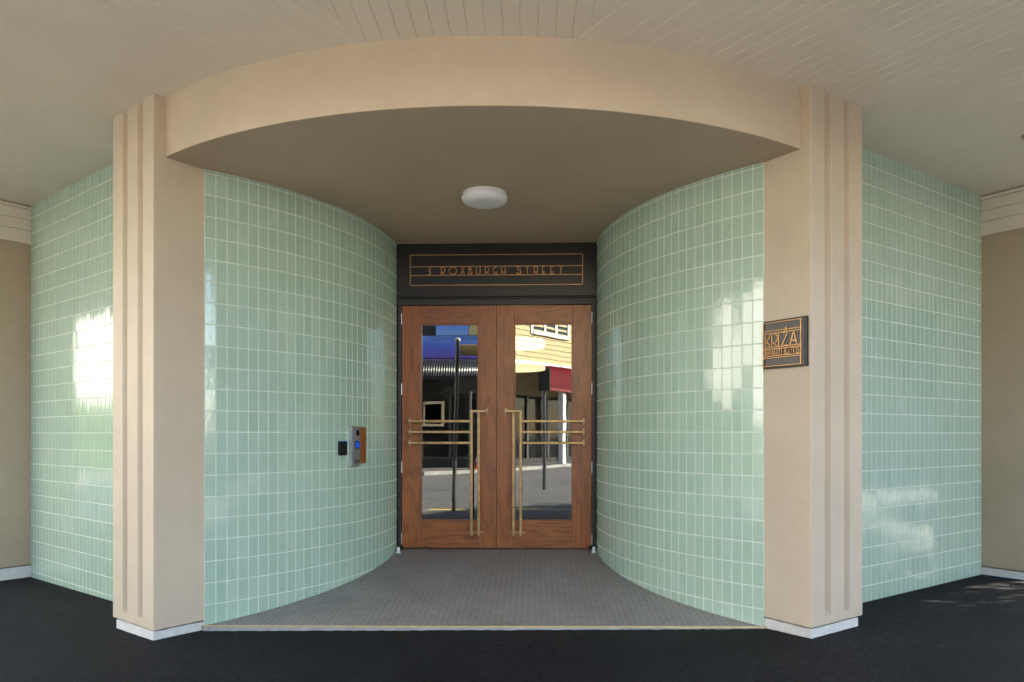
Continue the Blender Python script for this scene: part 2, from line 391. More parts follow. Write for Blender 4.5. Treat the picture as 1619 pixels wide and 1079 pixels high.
# ------------------------------------------------------------------ verandah ceiling of grooved boards
cl = struct(MB().build('verandah_ceiling', 'board')); cl.data.materials[0] = M['board']
can = outline(3.05, 11.5, -3.12)
mb = MB().prism([can[1], can[2], can[3], (can[3][0]-NX*3.6, can[3][1]-NY*3.6), (2.2, .9), (-2.2, .9), (can[0][0]+NX*3.6, can[0][1]-NY*3.6), can[0]], C+.016, C+.34)
mb.build('roof_slab', 'cornice', cl)
for i in range(3):                                   # verandah edge board
    a, b = Vector((*can[i], 0)), Vector((*can[i+1], 0)); d = (b-a); n_ = Vector((d.y, -d.x, 0)).normalized()*.04
    MB().obox((a.x, a.y, C-.1), n_, d, (0, 0, .48)).build('edge_board', 'cornice', cl)
BW = .1
def board_zone(poly, dx, dy):
    """boards run along (dx,dy) and fill the convex polygon"""
    px, py = -dy, dx; ts = [x*px+y*py for x, y in poly]; k0, k1 = math.floor(min(ts)/BW), math.ceil(max(ts)/BW)
    for k in range(k0, k1):
        t0, t1 = k*BW+.0002, (k+1)*BW-.0002
        pl = clip(clip(poly, px, py, -t0), -px, -py, t1)
        if len(pl) < 3: continue
        ins = pin(pl, .0062)
        if len(ins) != len(pl): continue
        n = len(pl); z = C+random.uniform(-.0006, .0006); mb = MB()
        mb.add([(x, y, C+.014) for x, y in pl]+[(x, y, z+.0052) for x, y in pl]+[(x, y, z) for x, y in ins],
               [tuple(range(3*n-1, 2*n-1, -1))]+[(i, i+n, (i+1) % n+n, (i+1) % n) for i in range(n)]+[(n+i, 2*n+i, 2*n+(i+1) % n, n+(i+1) % n) for i in range(n)])
        mb.build('board', 'board', cl)
mx_, my_ = .309, -.951                              # mitre direction
A0 = (.63, -.85)
def mit(y): return A0[0]+mx_*(y-A0[1])/my_
YF = can[2][1]
wl = (WX-NX*.28, WY-NY*.28)                         # a line just inside the wall face
# intersection of that line with the mitre
den = UX*my_-UY*mx_; tt = ((A0[0]-wl[0])*my_-(A0[1]-wl[1])*mx_)/den
I0 = (wl[0]+UX*tt, wl[1]+UY*tt)
zr = [I0, (mit(YF), YF), can[2], can[3], (can[3][0]-NX*3.33, can[3][1]-NY*3.33)]
board_zone(zr, NX, NY)
board_zone([(-x, y) for x, y in reversed(zr)], -NX, NY)
board_zone([(-mit(YF), YF), (mit(YF), YF), (mit(.2), .2), (-mit(.2), .2)], 0, 1)

# ------------------------------------------------------------------ curved beam and soffit over the entrance
bt = thing('curved_entrance_canopy', 'bowed beige plaster beam and dark flat soffit spanning between the two pillars', 'canopy', (0, 0, S))
BX, BY, BM = 2.1013, -.2469, -.9086
RB = (BX**2+(BY-BM)**2)/(2*(BY-BM))
fr = []
for i in range(49):
    x = -BX-.12+(2*BX+.24)*i/48; fr.append((x, BM+RB-math.sqrt(RB*RB-x*x)))
TK = .12
mb = MB(); n = len(fr)
bk = [(x*.985, y+TK) for x, y in fr]
V = [(x, y, S) for x, y in fr]+[(x, y, C+.012) for x, y in fr]+[(x, y, S) for x, y in bk]+[(x, y, C+.012) for x, y in bk]
mb.add(V, [(i, i+1, n+i+1, n+i) for i in range(n-1)]+[(2*n+i+1, 2*n+i, 3*n+i, 3*n+i+1) for i in range(n-1)]+[(i+1, i, 2*n+i, 2*n+i+1) for i in range(n-1)])
mb.build('beam', 'plaster', bt, smooth=True)
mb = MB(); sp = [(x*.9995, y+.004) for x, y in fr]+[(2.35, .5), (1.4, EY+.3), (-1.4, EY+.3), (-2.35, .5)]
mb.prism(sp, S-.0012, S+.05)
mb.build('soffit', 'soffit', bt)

# ------------------------------------------------------------------ pillars
for sg in (-1, 1):
    side = 'left' if sg < 0 else 'right'
    pz = .022 if sg < 0 else .078
    t = thing('fluted_pillar', 'beige grooved plaster pillar with white base, ' + ('left of the entrance beside the intercom wall' if sg < 0 else 'right of the entrance carrying the plaque'), 'pillar', (sg*PX, PY, ground_z(sg*PX, PY)), 'pillars flanking the entrance')
    LW, DP, GW, GD = .613, .40, .074, .038; SW = (LW-2*GW)/3
    # plan profile in (along face, depth) coordinates from the front corner
    def loc(a, d): return (sg*(PX+UX*a-NX*d), PY+UY*a-NY*d)
    a1, a2, a3, a4 = SW, SW+GW, 2*SW+GW, 2*SW+2*GW
    full = [(0,0),(LW,0),(LW,DP),(0,DP)]
    g0, g1 = .006, .020
    gro = [(0,0),(a1,0),(a1+g0,GD),(a2-g1,GD),(a2,0),(a3,0),(a3+g0,GD),(a4-g1,GD),(a4,0),(LW,0),(LW,DP),(0,DP)]
    gz = pz+.062
    def P2(l): 
        q = [loc(*p) for p in l]
        return q if sg > 0 else q[::-1]
    mb = MB()
    q = P2(gro); n = len(q)
    V = [(x, y, gz) for x, y in q]+[(x, y, C+.03) for x, y in q]
    mb.add(V, [(i, (i+1) % n, (i+1) % n+n, i+n) for i in range(n)]+[tuple(range(n, 2*n))])
    # lower collar, closed at its top where the grooves stop
    qf = P2(full); V = [(x, y, pz) for x, y in qf]+[(x, y, gz) for x, y in qf]
    mb.add(V, [(i, (i+1) % 4, (i+1) % 4+4, i+4) for i in range(4)]+[(3,2,1,0)])
    for (b0, b1) in ((a1, a2), (a3, a4)):
        c4 = P2([(b0, 0), (b1, 0), (b1-g1, GD), (b0+g0, GD)]); mb.add([(x, y, gz) for x, y in c4], [(0,1,2,3)])
    o = mb.build('shaft', 'plaster', t)
    me = o.data
    import bmesh
    bm = bmesh.new(); bm.from_mesh(me); bmesh.ops.remove_doubles(bm, verts=bm.verts, dist=1e-5); bmesh.ops.recalc_face_normals(bm, faces=bm.faces); bm.to_mesh(me); bm.free()
    md = o.modifiers.new('bevel', 'BEVEL'); md.width = .006; md.segments = 2; md.limit_method = 'ANGLE'; md.angle_limit = math.radians(35)
    i_ = .018; pq = P2([(i_, .008), (LW-.045, .008), (LW-.045, DP), (i_-.012, DP)])
    mb = MB(); N_ = 26; V = []; F = []
    ring = []
    for k in range(4):
        p, q2 = pq[k], pq[(k+1) % 4]
        for j in range(N_):
            u = j/N_; ring.append((p[0]+(q2[0]-p[0])*u+random.uniform(-.002, .002), p[1]+(q2[1]-p[1])*u+random.uniform(-.002, .002)))
    n = len(ring)
    mb.add([(x, y, -.3) for x, y in ring]+[(x, y, pz-.006-.006*random.random()) for x, y in ring], [(i, (i+1) % n, (i+1) % n+n, i+n) for i in range(n)]+[tuple(range(n, 2*n))])
    mb.build('plinth', 'plinth', t)

# ------------------------------------------------------------------ tiled walls
TW, TD, JN, CH = ARC/30, .006, .0074, .0008
def tile_mesh(w_, h_):
    a, b = (w_-JN)/2, (h_-JN)/2; mb = MB()
    mb.add([(-a,0,-b),(a,0,-b),(a,0,b),(-a,0,b)]+[(-a,-TD+CH,-b),(a,-TD+CH,-b),(a,-TD+CH,b),(-a,-TD+CH,b)]+[(-a+CH,-TD,-b+CH),(a-CH,-TD,-b+CH),(a-CH,-TD,b-CH),(-a+CH,-TD,b-CH)],
           [(8,9,10,11)]+[(i,(i+1) % 4,(i+1) % 4+4,i+4) for i in range(4)]+[(4+i,4+(i+1) % 4,8+(i+1) % 4,8+i) for i in range(4)])
    return mb
TMB = tile_mesh(TW, ROWH); TME = TMB.mesh('tile', 'tile')
cache = {}
def lay_tiles(root, cells, limit=300):
    """cells: (x, y, zc, height, width, nx, ny); the largest in view become single parts, the rest one joined part"""
    def area(c):
        u, v, D = proj(c[0], c[1], c[2]); face = -(c[5]*(c[0]-.378)+c[6]*(c[1]+4.98))/math.hypot(c[0]-.378, c[1]+4.98)
        vis = 0 < u < 1619 and 0 < v < 1079 and not (c[7] and (178 < u < 322 or 1207 < u < 1365))
        return (1 if vis else 0)*max(face, .01)/D**2*c[3]*c[4]
    cells = sorted(cells, key=area, reverse=True); rest = MB()
    for i, c in enumerate(cells):
        x, y, z, h, w_, nx, ny = c[:7]
        rot = Matrix.Rotation(math.atan2(-nx, ny)+math.pi, 4, 'Z') @ Matrix.Rotation(random.uniform(-.007, .007), 4, 'X') @ Matrix.Rotation(random.uniform(-.009, .009), 4, 'Z')
        m = Matrix.Translation((x+nx*random.uniform(-.0001, .0003), y+ny*random.uniform(-.0001, .0003), z)) @ rot
        key = (round(w_, 4), round(h, 4))
        if key == (round(TW, 4), round(ROWH, 4)): src, me = TMB, TME
        else:
            if key not in cache: q = tile_mesh(w_, h); cache[key] = (q, q.mesh('tile', 'tile'))
            src, me = cache[key]
        if i < limit:
            o = bpy.data.objects.new('tile', me); COL.objects.link(o); put(o, root); o.matrix_basis = m
        else: rest.add([m @ Vector(p) for p in src.v], src.f)
    struct(rest.build('tiling', 'tile', root), 'stuff')
def rows(ztop, zlow, zfirst):
    """(centre, height) for the courses between ztop and below zlow; zfirst is one course line"""
    out = []; k = math.ceil((ztop-zfirst)/ROWH)
    z1 = zfirst+k*ROWH
    while z1 > zlow:
        z0 = z1-ROWH; hi = min(z1, ztop)
        if hi-z0 > .012: out.append(((hi+z0)/2, hi-z0))
        z1 = z0
    return out
for sg in (-1, 1):
    t = thing('curved_tiled_wall', 'convex pale green tiled wall ' + ('left of the doors, carrying the intercom' if sg < 0 else 'right of the doors, without any fittings'), 'tiled wall', (sg*TX, 0, 0), 'curved tiled walls of the entrance')
    mb = MB(); V = []; K = 60; off = -.0014
    for i in range(K+1):
        s_ = ARC*i/K; a = arc(s_, sg, off); b = arc(s_, sg, -.3)
        V += [(*a, -.25), (*a, S+.03), (*b, -.25), (*b, S+.03)]
    F = []
    for i in range(K):
        q = [(4*i, 4*i+4, 4*i+5, 4*i+1), (4*i+6, 4*i+2, 4*i+3, 4*i+7)]; F += q if sg < 0 else [f[::-1] for f in q]
    F += [(0,1,3,2), (4*K+2, 4*K+3, 4*K+1, 4*K)]
    mb.add(V, F); mb.build('grout_bed', 'grout', t, smooth=True)
    cells = []
    for k in range(30):
        s_ = (k+.5)*TW; x, y = arc(s_, sg, -.0062); nx, ny = arc_n(s_, sg)
        for zc, h in rows(S, floor_z(x, y)-.02, ROWZ): cells.append((x, y, zc, h, TW, nx, ny, False))
    lay_tiles(t, cells)
for sg in (-1, 1):
    t = thing('splayed_tiled_wall', 'flat pale green tiled street wall receding behind the ' + ('left pillar, with a bright white reflection' if sg < 0 else 'right pillar'), 'tiled wall', (sg*WX, WY, 0), 'flat tiled walls beside the entrance')
    mb = MB(); LEN = 3.0
    o = Vector((sg*(WX-NX*.0022), WY-NY*.0022, -.25)); a = Vector((-sg*UX*LEN, -UY*LEN, 0)); b = Vector((-sg*NX*.25, -NY*.25, 0)); c = Vector((0, 0, C+.27))
    if sg > 0: mb.obox(o, b, a, c)
    else: mb.obox(o, a, b, c)
    mb.build('grout_bed', 'grout', t)
    cells = []
    for k in range(36):
        d = (k+.5)*TW; x, y = sg*(WX-UX*d), WY-UY*d
        if d > LEN-.05: break
        for zc, h in rows(C+.004, ground_z(x, y)-.03, ROWZ+.305): cells.append((x-sg*NX*.007, y-NY*.007, zc, h, TW, sg*NX, NY, True))
    lay_tiles(t, cells)

# ------------------------------------------------------------------ beige end walls with cornice boards
for sg in (-1, 1):
    t = thing('beige_end_wall', 'plain brown-beige wall under a cream boarded cornice at the ' + ('far left' if sg < 0 else 'far right') + ' edge', 'wall', (sg*WX, WY, 0), 'end walls beyond the tiled walls')
    def bxw(n0, n1, u0, u1, z0, z1, name, mat, bevel=0):     # n along street normal (outward), u along wall away
        o = Vector((sg*(WX+NX*n0+UX*u0), WY+NY*n0+UY*u0, z0)); a = Vector((sg*NX*(n1-n0), NY*(n1-n0), 0)); b = Vector((sg*UX*(u1-u0), UY*(u1-u0), 0))
        mb = MB()
        (mb.obox(o, a, b, (0, 0, z1-z0)) if sg > 0 else mb.obox(o, b, a, (0, 0, z1-z0))); return mb.build(name, mat, t, bevel=bevel)
    bxw(-.3, .42, 0, 6.5, .06+.02*sg, C+.005, 'render_wall', 'wallbeige', .005)
    bxw(-.3, .41, .012, 6.5, -.3, .05+.02*sg, 'plinth', 'plinth', .004)
    zz = C-.012
    for hgt, out in ((.03, .03), (.105, .012), (.105, .012), (.105, .012), (.032, .034)):
        bxw(-.004, .42+out, -out, 6.5, zz-hgt+.0025, zz, 'cornice_board', 'cornice', .004); zz -= hgt

# ------------------------------------------------------------------ doorway
DY = EY+.025                                        # face of the metal frame
LF = .003
DZ0, DZ1 = .218, 2.632
t = thing('doorway_surround', 'slim dark bronze metal frame around the double doors', 'door frame', (0, DY, FD))
for sg in (-1, 1):
    a, b = (sg*.949, sg*.985); MB().box(min(a, b), max(a, b), DY, DY+.12, FD-.02, 2.700).build('jamb', 'frame', t, bevel=.003)
MB().box(-.9485, .9485, DY+.004, DY+.12, 2.637, 2.699).build('head', 'frame', t, bevel=.003)
MB().box(-.99, .99, DY-.012, DY+.1, 2.7005, 2.712).build('drip', 'frame', t, bevel=.002)

sp_ = thing('street_number_sign', 'black metal panel above the doors lettered 3 ROXBURGH STREET in copper', 'sign', (0, EY, 2.715))
MB().box(-.9885, .9885, EY-.004, EY+.14, 2.7145, S+.0015).build('panel', 'blackmetal', sp_, bevel=.005)
FY = EY-.004
def bar(mb, x0, z0, x1, z1, y0, y1, wd):
    d = Vector((x1-x0, 0, z1-z0)); l = d.length; d /= l; n_ = Vector((-d.z, 0, d.x))*wd/2
    o = Vector((x0, y1, z0))-n_
    return mb.obox(o, d*l, Vector((0, y0-y1, 0)), n_*2) if False else mb.obox(Vector((x0, y0, z0))-n_, d*l, Vector((0, y1-y0, 0)), n_*2)
fx, fz0, fz1, l1, l2 = .852, 2.825, 3.125, 3.010, 2.923
BWD = .008
for (x0, z0, x1, z1) in ((-fx, fz1, fx, fz1), (-fx, fz0, fx, fz0), (-fx, l1, fx, l1), (-fx, l2, fx, l2)):
    bar(MB(), x0, z0, x1, z1, FY-.014, FY-.004, BWD).build('rail', 'copper', sp_, bevel=.0015)
for x in (-fx, fx): bar(MB(), x, fz0, x, fz1, FY-.0145, FY-.0045, BWD).build('side_rail', 'copper', sp_, bevel=.0015)
def arcp(cx, cy, rx, ry, a0, a1, n=14): return [(cx+rx*math.cos(math.radians(a0+(a1-a0)*i/n)), cy+ry*math.sin(math.radians(a0+(a1-a0)*i/n))) for i in range(n+1)]
# thin strokes on a unit cap height; (width, list of polylines)
FONT = {
 '3': (.42, [[(.06, 1)]+arcp(.13, .75, .25, .25, 90, -90)[:-1]+[(.13, .5)], [(.13, .5)]+arcp(.13, .25, .25, .25, 90, -90)+[(.04, 0)]]),
 'R': (.55, [[(.04, 0), (.04, 1)], [(.04, 1)]+arcp(.24, .64, .30, .36, 90, -90)+[(.04, .28)], [(.2, .28), (.5, 0)]]),
 'O': (1.0, [arcp(.5, .5, .5, .5, 0, 360, 32)]),
 'X': (.5, [[(.02, 0), (.46, 1)], [(.04, 1), (.5, 0)]]),
 'B': (.5, [[(.04, 0), (.04, 1)], [(.04, 1)]+arcp(.12, .83, .16, .17, 90, -90, 10)+[(.04, .66)], [(.04, .66)]+arcp(.14, .33, .32, .33, 90, -90)+[(.04, 0)]]),
 'U': (.58, [[(.04, 1), (.04, .28)]+arcp(.29, .27, .25, .27, 180, 360)+[(.54, 1)]]),
 'G': (.6, [arcp(.5, .5, .46, .5, 95, 270, 20)+[(.56, 0), (.56, .3), (.34, .3)]]),
 'H': (.56, [[(.04, 0), (.04, 1)], [(.52, 0), (.52, 1)], [(.04, .26), (.52, .26)]]),
 'S': (.66, [arcp(.34, .76, .2, .24, 20, 180, 12)+[(.16, .68), (.3, .58), (.5, .48)]+arcp(.34, .3, .28, .3, 35, -170, 18)]),
 'T': (.56, [[(.28, 0), (.28, 1)], [(.02, 1), (.54, 1)]]),
 'E': (.5, [[(.04, 0), (.04, 1)], [(.04, 1), (.48, 1)], [(.04, 0), (.48, 0)], [(.04, .26), (.34, .26)]]),
 'K': (.5, [[(.04, 0), (.04, 1)], arcp(-.12, .92, .58, .5, 10, -75, 10), arcp(-.1, -.05, .58, .47, 0, 82, 10)]),
 'I': (.1, [[(.05, 0), (.05, 1)]]),
 'Z': (.62, [[(.14, 1), (.58, 1), (.05, 0), (.6, 0)]]),
 'V': (.2, [[(.1, -.16), (0, 0), (.1, .16), (.2, 0), (.1, -.16)]]),
 'A': (.62, [[(.02, 0), (.32, 1), (.32, 1)], [(.32, 1), (.60, 0)], [(.2, .3), (.52, .3)]]),
 'P': (.46, [[(.04, 0), (.04, 1)], [(.04, 1)]+arcp(.18, .68, .26, .32, 90, -90)+[(.04, .36)]]),
 'M': (.7, [[(.04, 0), (.1, 1), (.35, .25), (.6, 1), (.66, 0)]]),
 'N': (.56, [[(.04, 0), (.04, 1), (.52, 0), (.52, 1)]]),
}
def letter(ch, fn, parent, mat, wd, th, hgt, bevel=0.0008):
    """fn(u, v, d): local to world, u along, v up, d out of the face (metres)"""
    mb = MB()
    for pl in FONT[ch][1]:
        pl = [(x*hgt, y*hgt) for x, y in pl]; L_, R_ = [], []
        for i in range(len(pl)):
            a = pl[max(i-1, 0)]; b = pl[min(i+1, len(pl)-1)]; dx, dy = b[0]-a[0], b[1]-a[1]; l = math.hypot(dx, dy) or 1
            px, py = -dy/l*wd/2, dx/l*wd/2
            L_.append((pl[i][0]+px, pl[i][1]+py)); R_.append((pl[i][0]-px, pl[i][1]-py))
        n = len(pl); V = [fn(u, v, d) for d in (0, th) for ll in (L_, R_) for u, v in ll]
        F = []
        for i in range(n-1):
            F += [(2*n+i, 3*n+i, 3*n+i+1, 2*n+i+1), (i, i+1, n+i+1, n+i), (i, 2*n+i, 2*n+i+1, i+1), (n+i, n+i+1, 3*n+i+1, 3*n+i)]
        F += [(0, n, 3*n, 2*n), (n-1, 3*n-1, 4*n-1, 2*n-1)]
        mb.add(V, F)
    return mb.build('letter', mat, parent)
k = 160.3
def lx(px): return (px-786.5)/k
for ch, u in (('3', 677.5), ('R', 698.7), ('O', 711.8), ('X', 730.2), ('B', 742.8), ('U', 754.8), ('R', 768.7), ('G', 781.3), ('H', 794.8), ('S', 818.6), ('T', 832.6), ('R', 846.2), ('E', 859.4), ('E', 872.6), ('T', 885.6)):
    x0 = lx(u); letter(ch, lambda a, b, d, x0=x0: (x0+a, FY-.005-d, 2.9305+b), sp_, 'copper', .0078, .012, .074)

# double doors
for sg in (-1, 1):
    d = thing('door_leaf', ('left' if sg < 0 else 'right') + ' oak door leaf with tall glass pane and brass stepped pull handle', 'door', (sg*.47, DY, DZ0), 'entrance double doors')
    y0, y1 = DY+.012, DY+.062
    xo, xi = .945, LF/2
    go, gi = .758, .178; gz0, gz1 = .486, 2.451
    def B(xa, xb, z0, z1, name, mat, ya=y0, yb=y1, bev=.0025, par=d):
        a, b = sorted((sg*xa, sg*xb)); return MB().box(a, b, ya, yb, z0, z1).build(name, mat, par, bevel=bev)
    B(go, xo, DZ0, DZ1, 'stile', 'woodv'); B(xi, gi, DZ0, DZ1, 'stile', 'woodv')
    B(gi+.0006, go-.0006, gz1, DZ1, 'rail', 'woodh', y0+.0006); B(gi+.0006, go-.0006, DZ0, gz0, 'rail', 'woodh', y0+.0006)
    for (xa, xb, z0, z1) in ((gi, gi+.012, gz0, gz1), (go-.012, go, gz0, gz1)): B(xa+.001, xb, z0, z1, 'glazing_bead', 'woodv', y0+.008, y1-.012, .001)
    for (z0, z1) in ((gz0, gz0+.012), (gz1-.012, gz1)): B(gi+.012, go-.012, z0, z1, 'glazing_bead', 'woodh', y0+.0085, y1-.0125, .001)
    B(gi+.004, go-.004, gz0+.004, gz1-.004, 'glass_pane', 'glass', y0+.02, y0+.026, 0)
    if sg < 0: MB().box(-.02, .02, y1+.001, y1+.012, DZ0, DZ1).build('meeting_strip', 'rubber', d)
    for z in (2.50, 1.80, 1.02, .31):                # hinges
        hx = sg*.9475; h = MB(); h.tube((hx, y0-.006, z-.055), (hx, y0-.006, z+.055), .0065, 10); h.build('hinge', 'steel', d, smooth=True)
    hd = bpy.data.objects.new('pull_handle', None); COL.objects.link(hd); hd.parent = d; hd.empty_display_size = .05
    hd.matrix_parent_inverse = Matrix.Translation(-ROOT[d.name]); ROOT[hd.name] = Vector((0, 0, 0))
    hw = .0125; ya, yb = y0-.078, y0-.053
    zt, zb = 1.577, .352
    B(.243-hw, .243+hw, zb, zt+hw, 'upright_bar', 'brass', ya, yb, .003, hd)
    B(.172-hw, .172+hw, zb, zt-hw-.0005, 'upright_bar', 'brass', ya+.0003, yb+.0003, .003, hd)
    B(.085, .243-hw-.0005, zt-hw, zt+hw, 'cross_bar', 'brass', ya+.0004, yb+.0004, .003, hd)
    for z in (1.478, 1.372, 1.264): B(.243+hw+.0005, .872, z-hw, z+hw, 'cross_bar', 'brass', ya+.0004, yb+.0004, .003, hd)
    def post(x, z):
        B(x-.0085, x+.0085, z-.0085, z+.0085, 'standoff', 'brass', yb+.0006, y0-.003, .001, hd)
        m_ = MB(); px_ = sg*x
        m_.obox((px_-.009, y0-.004, z-.03), (.018, 0, 0), (0, .0035, 0), (0, 0, .06)); m_.build('fixing_plate', 'brass', hd, bevel=.003)
        for dz in (-.022, .022): MB().tube((px_, y0-.0065, z+dz), (px_, y0-.003, z+dz), .0045, 8).build('screw', 'steel', hd)
    post(.093, zt)
    for z in (1.478, 1.372, 1.264): post(.864, z)
    for x in (.243, .172):
        B(x-.0085, x+.0085, zb+.012, zb+.029, 'standoff', 'brass', yb+.0006, y0-.003, .001, hd)
    xx = sorted((sg*.13, sg*.285)); MB().box(xx[0], xx[1], y0-.004, y0-.0005, zb+.012, zb+.03).build('fixing_plate', 'brass', hd, bevel=.003)
    for x in (.139, .2075, .276): MB().tube((sg*x, y0-.0065, zb+.021), (sg*x, y0-.003, zb+.021), .0045, 8).build('screw', 'steel', hd)
    # floor stop beside the jamb
    ds = thing('door_stop', 'small white and black door stop on the floor at the ' + ('left' if sg < 0 else 'right') + ' jamb', 'door stop', (sg*.955, EY-.10, floor_z(0, EY-.1)), 'door stops')
    zf = floor_z(sg*.955, EY-.1)
    MB().lathe((sg*.955, EY-.1, zf), [(.026, 0), (.026, .006), (.017, .012), (.0145, .052), (.010, .057)], 20).build('stem', 'whiteplastic', ds, smooth=True)
    MB().tube((sg*.940, EY-.085, zf+.045), (sg*.922, EY-.062, zf+.045), .019, 18).build('buffer', 'rubber', ds, smooth=True)

# ------------------------------------------------------------------ dome light
t = thing('ceiling_light', 'round white opal ceiling light fixed to the entrance soffit', 'light', (0, .585, S))
MB().lathe((-.012, .585, S), [(.172, -.028), (.172, .0)], 56).build('base', 'whiteplastic', t, smooth=True)
MB().lathe((-.012, .585, S), [(.02, -.085), (.09, -.084), (.135, -.080), (.162, -.070), (.178, -.054), (.182, -.04), (.1805, -.030), (.173, -.0285)], 64).build('diffuser', 'opal', t, smooth=True)

t = thing('verandah_ceiling_disc', 'small dark round disc on the boarded ceiling at the right edge', 'light', (4.2, .56, C))  # flat round disc drawn for a soft dark spot on the ceiling
MB().lathe((4.2, .56, C), [(.075, -.012), (.085, -.010), (.092, -.002), (.092, .002)], 32).build('trim_ring', 'soffit', t, smooth=True)
MB().lathe((4.2, .56, C), [(.0, -.0135), (.068, -.0132), (.072, -.0125)], 32).build('lens', 'plaquegrey', t, smooth=True)
# ------------------------------------------------------------------ fittings on the left curved wall
def onwall(s_, z, sg=-1):
    x, y = arc(s_, sg); nx, ny = arc_n(s_, sg); return Vector((x, y, z)), Vector((nx, ny, 0)), Vector((-ny, nx, 0))
def plate(s0, s1, z0, z1, d0, d1, name, mat, par, bev=.002):
    p, n_, a = onwall((s0+s1)/2, z0); w_ = s1-s0
    return MB().obox(p-a*w_/2+n_*d0, n_*(d1-d0), a*w_, (0, 0, z1-z0)).build(name, mat, par, bevel=bev)
def plate2(sref, a0, a1, z0, z1, d0, d1, name, mat, par, bev=.001):
    p, n_, a = onwall(sref, z0)
    return MB().obox(p+a*a0+n_*d0, n_*(d1-d0), a*(a1-a0), (0, 0, z1-z0)).build(name, mat, par, bevel=bev)
p, n_, a = onwall(1.345, 1.08)
ic = thing('intercom_panel', 'tall silver door intercom with blue screen and wooden side strip on the left tiled wall', 'intercom', p)
plate2(1.345, -.062, .058, 1.075, 1.418, -.004, .030, 'housing', 'alu', ic, .004)
for z0, z1, mat, nm in ((1.225, 1.29, 'darkplastic', 'screen_bezel'), (1.10, 1.135, 'plaquegrey', 'call_button')):
    plate2(1.345, -.022, .046, z0, z1, .030, .0315, nm, mat, ic)
plate2(1.345, -.014, .037, 1.231, 1.283, .0315, .0322, 'screen', 'screen', ic, 0)
for i in range(4): plate2(1.345, -.02, .044, 1.205-i*.0185, 1.212-i*.0185, .030, .0312, 'speaker_slot', 'plaquegrey', ic, 0)
c0 = p+n_*.030+a*.013+Vector((0, 0, 1.36-p.z))
MB().tube(c0-n_*.002, c0+n_*.004, .031, 28).build('camera_ring', 'steel', ic, smooth=True)
MB().tube(c0+n_*.004, c0+n_*.006, .024, 28).build('camera_lens', 'darkplastic', ic, smooth=True)
MB().tube(c0+n_*.006, c0+n_*.008, .010, 20).build('camera_glass', 'darkglass', ic, smooth=True)
c1 = p+n_*.0315+a*.012+Vector((0, 0, 1.117-p.z)); MB().tube(c1, c1+n_*.002, .008, 16).build('bell_button', 'copper', ic)
plate2(1.345, .062, .158, 1.098, 1.412, -.004, .018, 'timber_strip', 'woodv', ic, .002)
p2, n2_, a2_ = onwall(1.185, 1.17)
cr = thing('card_reader', 'small black card reader left of the silver intercom', 'card reader', p2)
plate2(1.185, -.045, .045, 1.172, 1.292, -.004, .026, 'case', 'darkplastic', cr, .005)
plate2(1.185, -.034, .036, 1.286, 1.2895, .024, .0268, 'status_light', 'screen', cr, 0)

# ------------------------------------------------------------------ plaque on the right pillar
fd = Vector((-NX, -NY, 0)); fo = Vector((-UX, -UY, 0))       # along the inner face (away from the front corner), outwards into the entrance
def pq_(u, v, d):                                            # u to the right in view (towards the corner), v up
    b = Vector((PX, PY, 0))+fd*(.345-u)+fo*d; return (b.x, b.y, v)
pb = Vector(pq_(.17, 1.83, 0))
pl = thing('apartment_plaque', 'square dark plaque with copper lettering KRIŽA APARTMENTS on the right pillar', 'sign', pb)
def pbox(u0, u1, v0, v1, d0, d1, name, mat, bev=.001):
    o = Vector(pq_(u0, v0, d0)); return MB().obox(o, -fd*(u1-u0), -fo*-(d1-d0), (0, 0, v1-v0)).build(name, mat, pl, bevel=bev)
PW, V0, V1 = .328, 1.798, 2.125
pbox(0, PW, V0, V1, .001, .022, 'backboard', 'blackmetal', .002)
pbox(.012, PW-.02, V0+.012, V1-.012, .0222, .024, 'face', 'plaquegrey', 0)
DF = .034
def cb(u0, u1, v0, v1, nm='rail'): return pbox(u0, u1, v0, v1, DF-.008, DF, nm, 'copper', .001)
FW = .0066
cb(0, PW-.03, V1-.012-FW, V1-.012); cb(0, PW-.03, V0+.012, V0+.012+FW)
for v in (2.054, 2.038, 1.942, 1.930, 1.882, 1.869): cb(0, PW-.03, v-FW/2, v+FW/2)
pbox(0, FW, V0+.012, V1-.012, DF-.0085, DF+.0006, 'side_rail', 'copper'); pbox(PW-.04, PW-.04+FW, V0+.012, V1-.012, DF-.0085, DF+.0006, 'side_rail', 'copper')
pbox(0, .014, V0, V1, .0225, DF-.009, 'side_wall', 'blackmetal'); pbox(PW-.014, PW, V0, V1, .0225, DF-.012, 'side_wall', 'blackmetal')
def plet(txt, u0, v, h, gap, wd):
    u = u0
    for ch in txt:
        letter(ch, lambda a, b, d, u=u: pq_(u+a, v+b, DF-.009+d), pl, 'copper', wd, .009, h); u += FONT[ch][0]*h+gap
plet('KR', .016, 1.9465, .087, .010, .0075); plet('I', .122, 1.9465, .087, 0, .0075); plet('Z', .146, 1.9465, .087, 0, .0075); plet('A', .212, 1.9465, .087, 0, .0075)
letter('V', lambda a, b, d: pq_(.175+a, 2.052+b, DF-.004+d), pl, 'copper', .007, .009, .09)
plet('APARTMENTS', .013, 1.8865, .040, .0042, .0042)

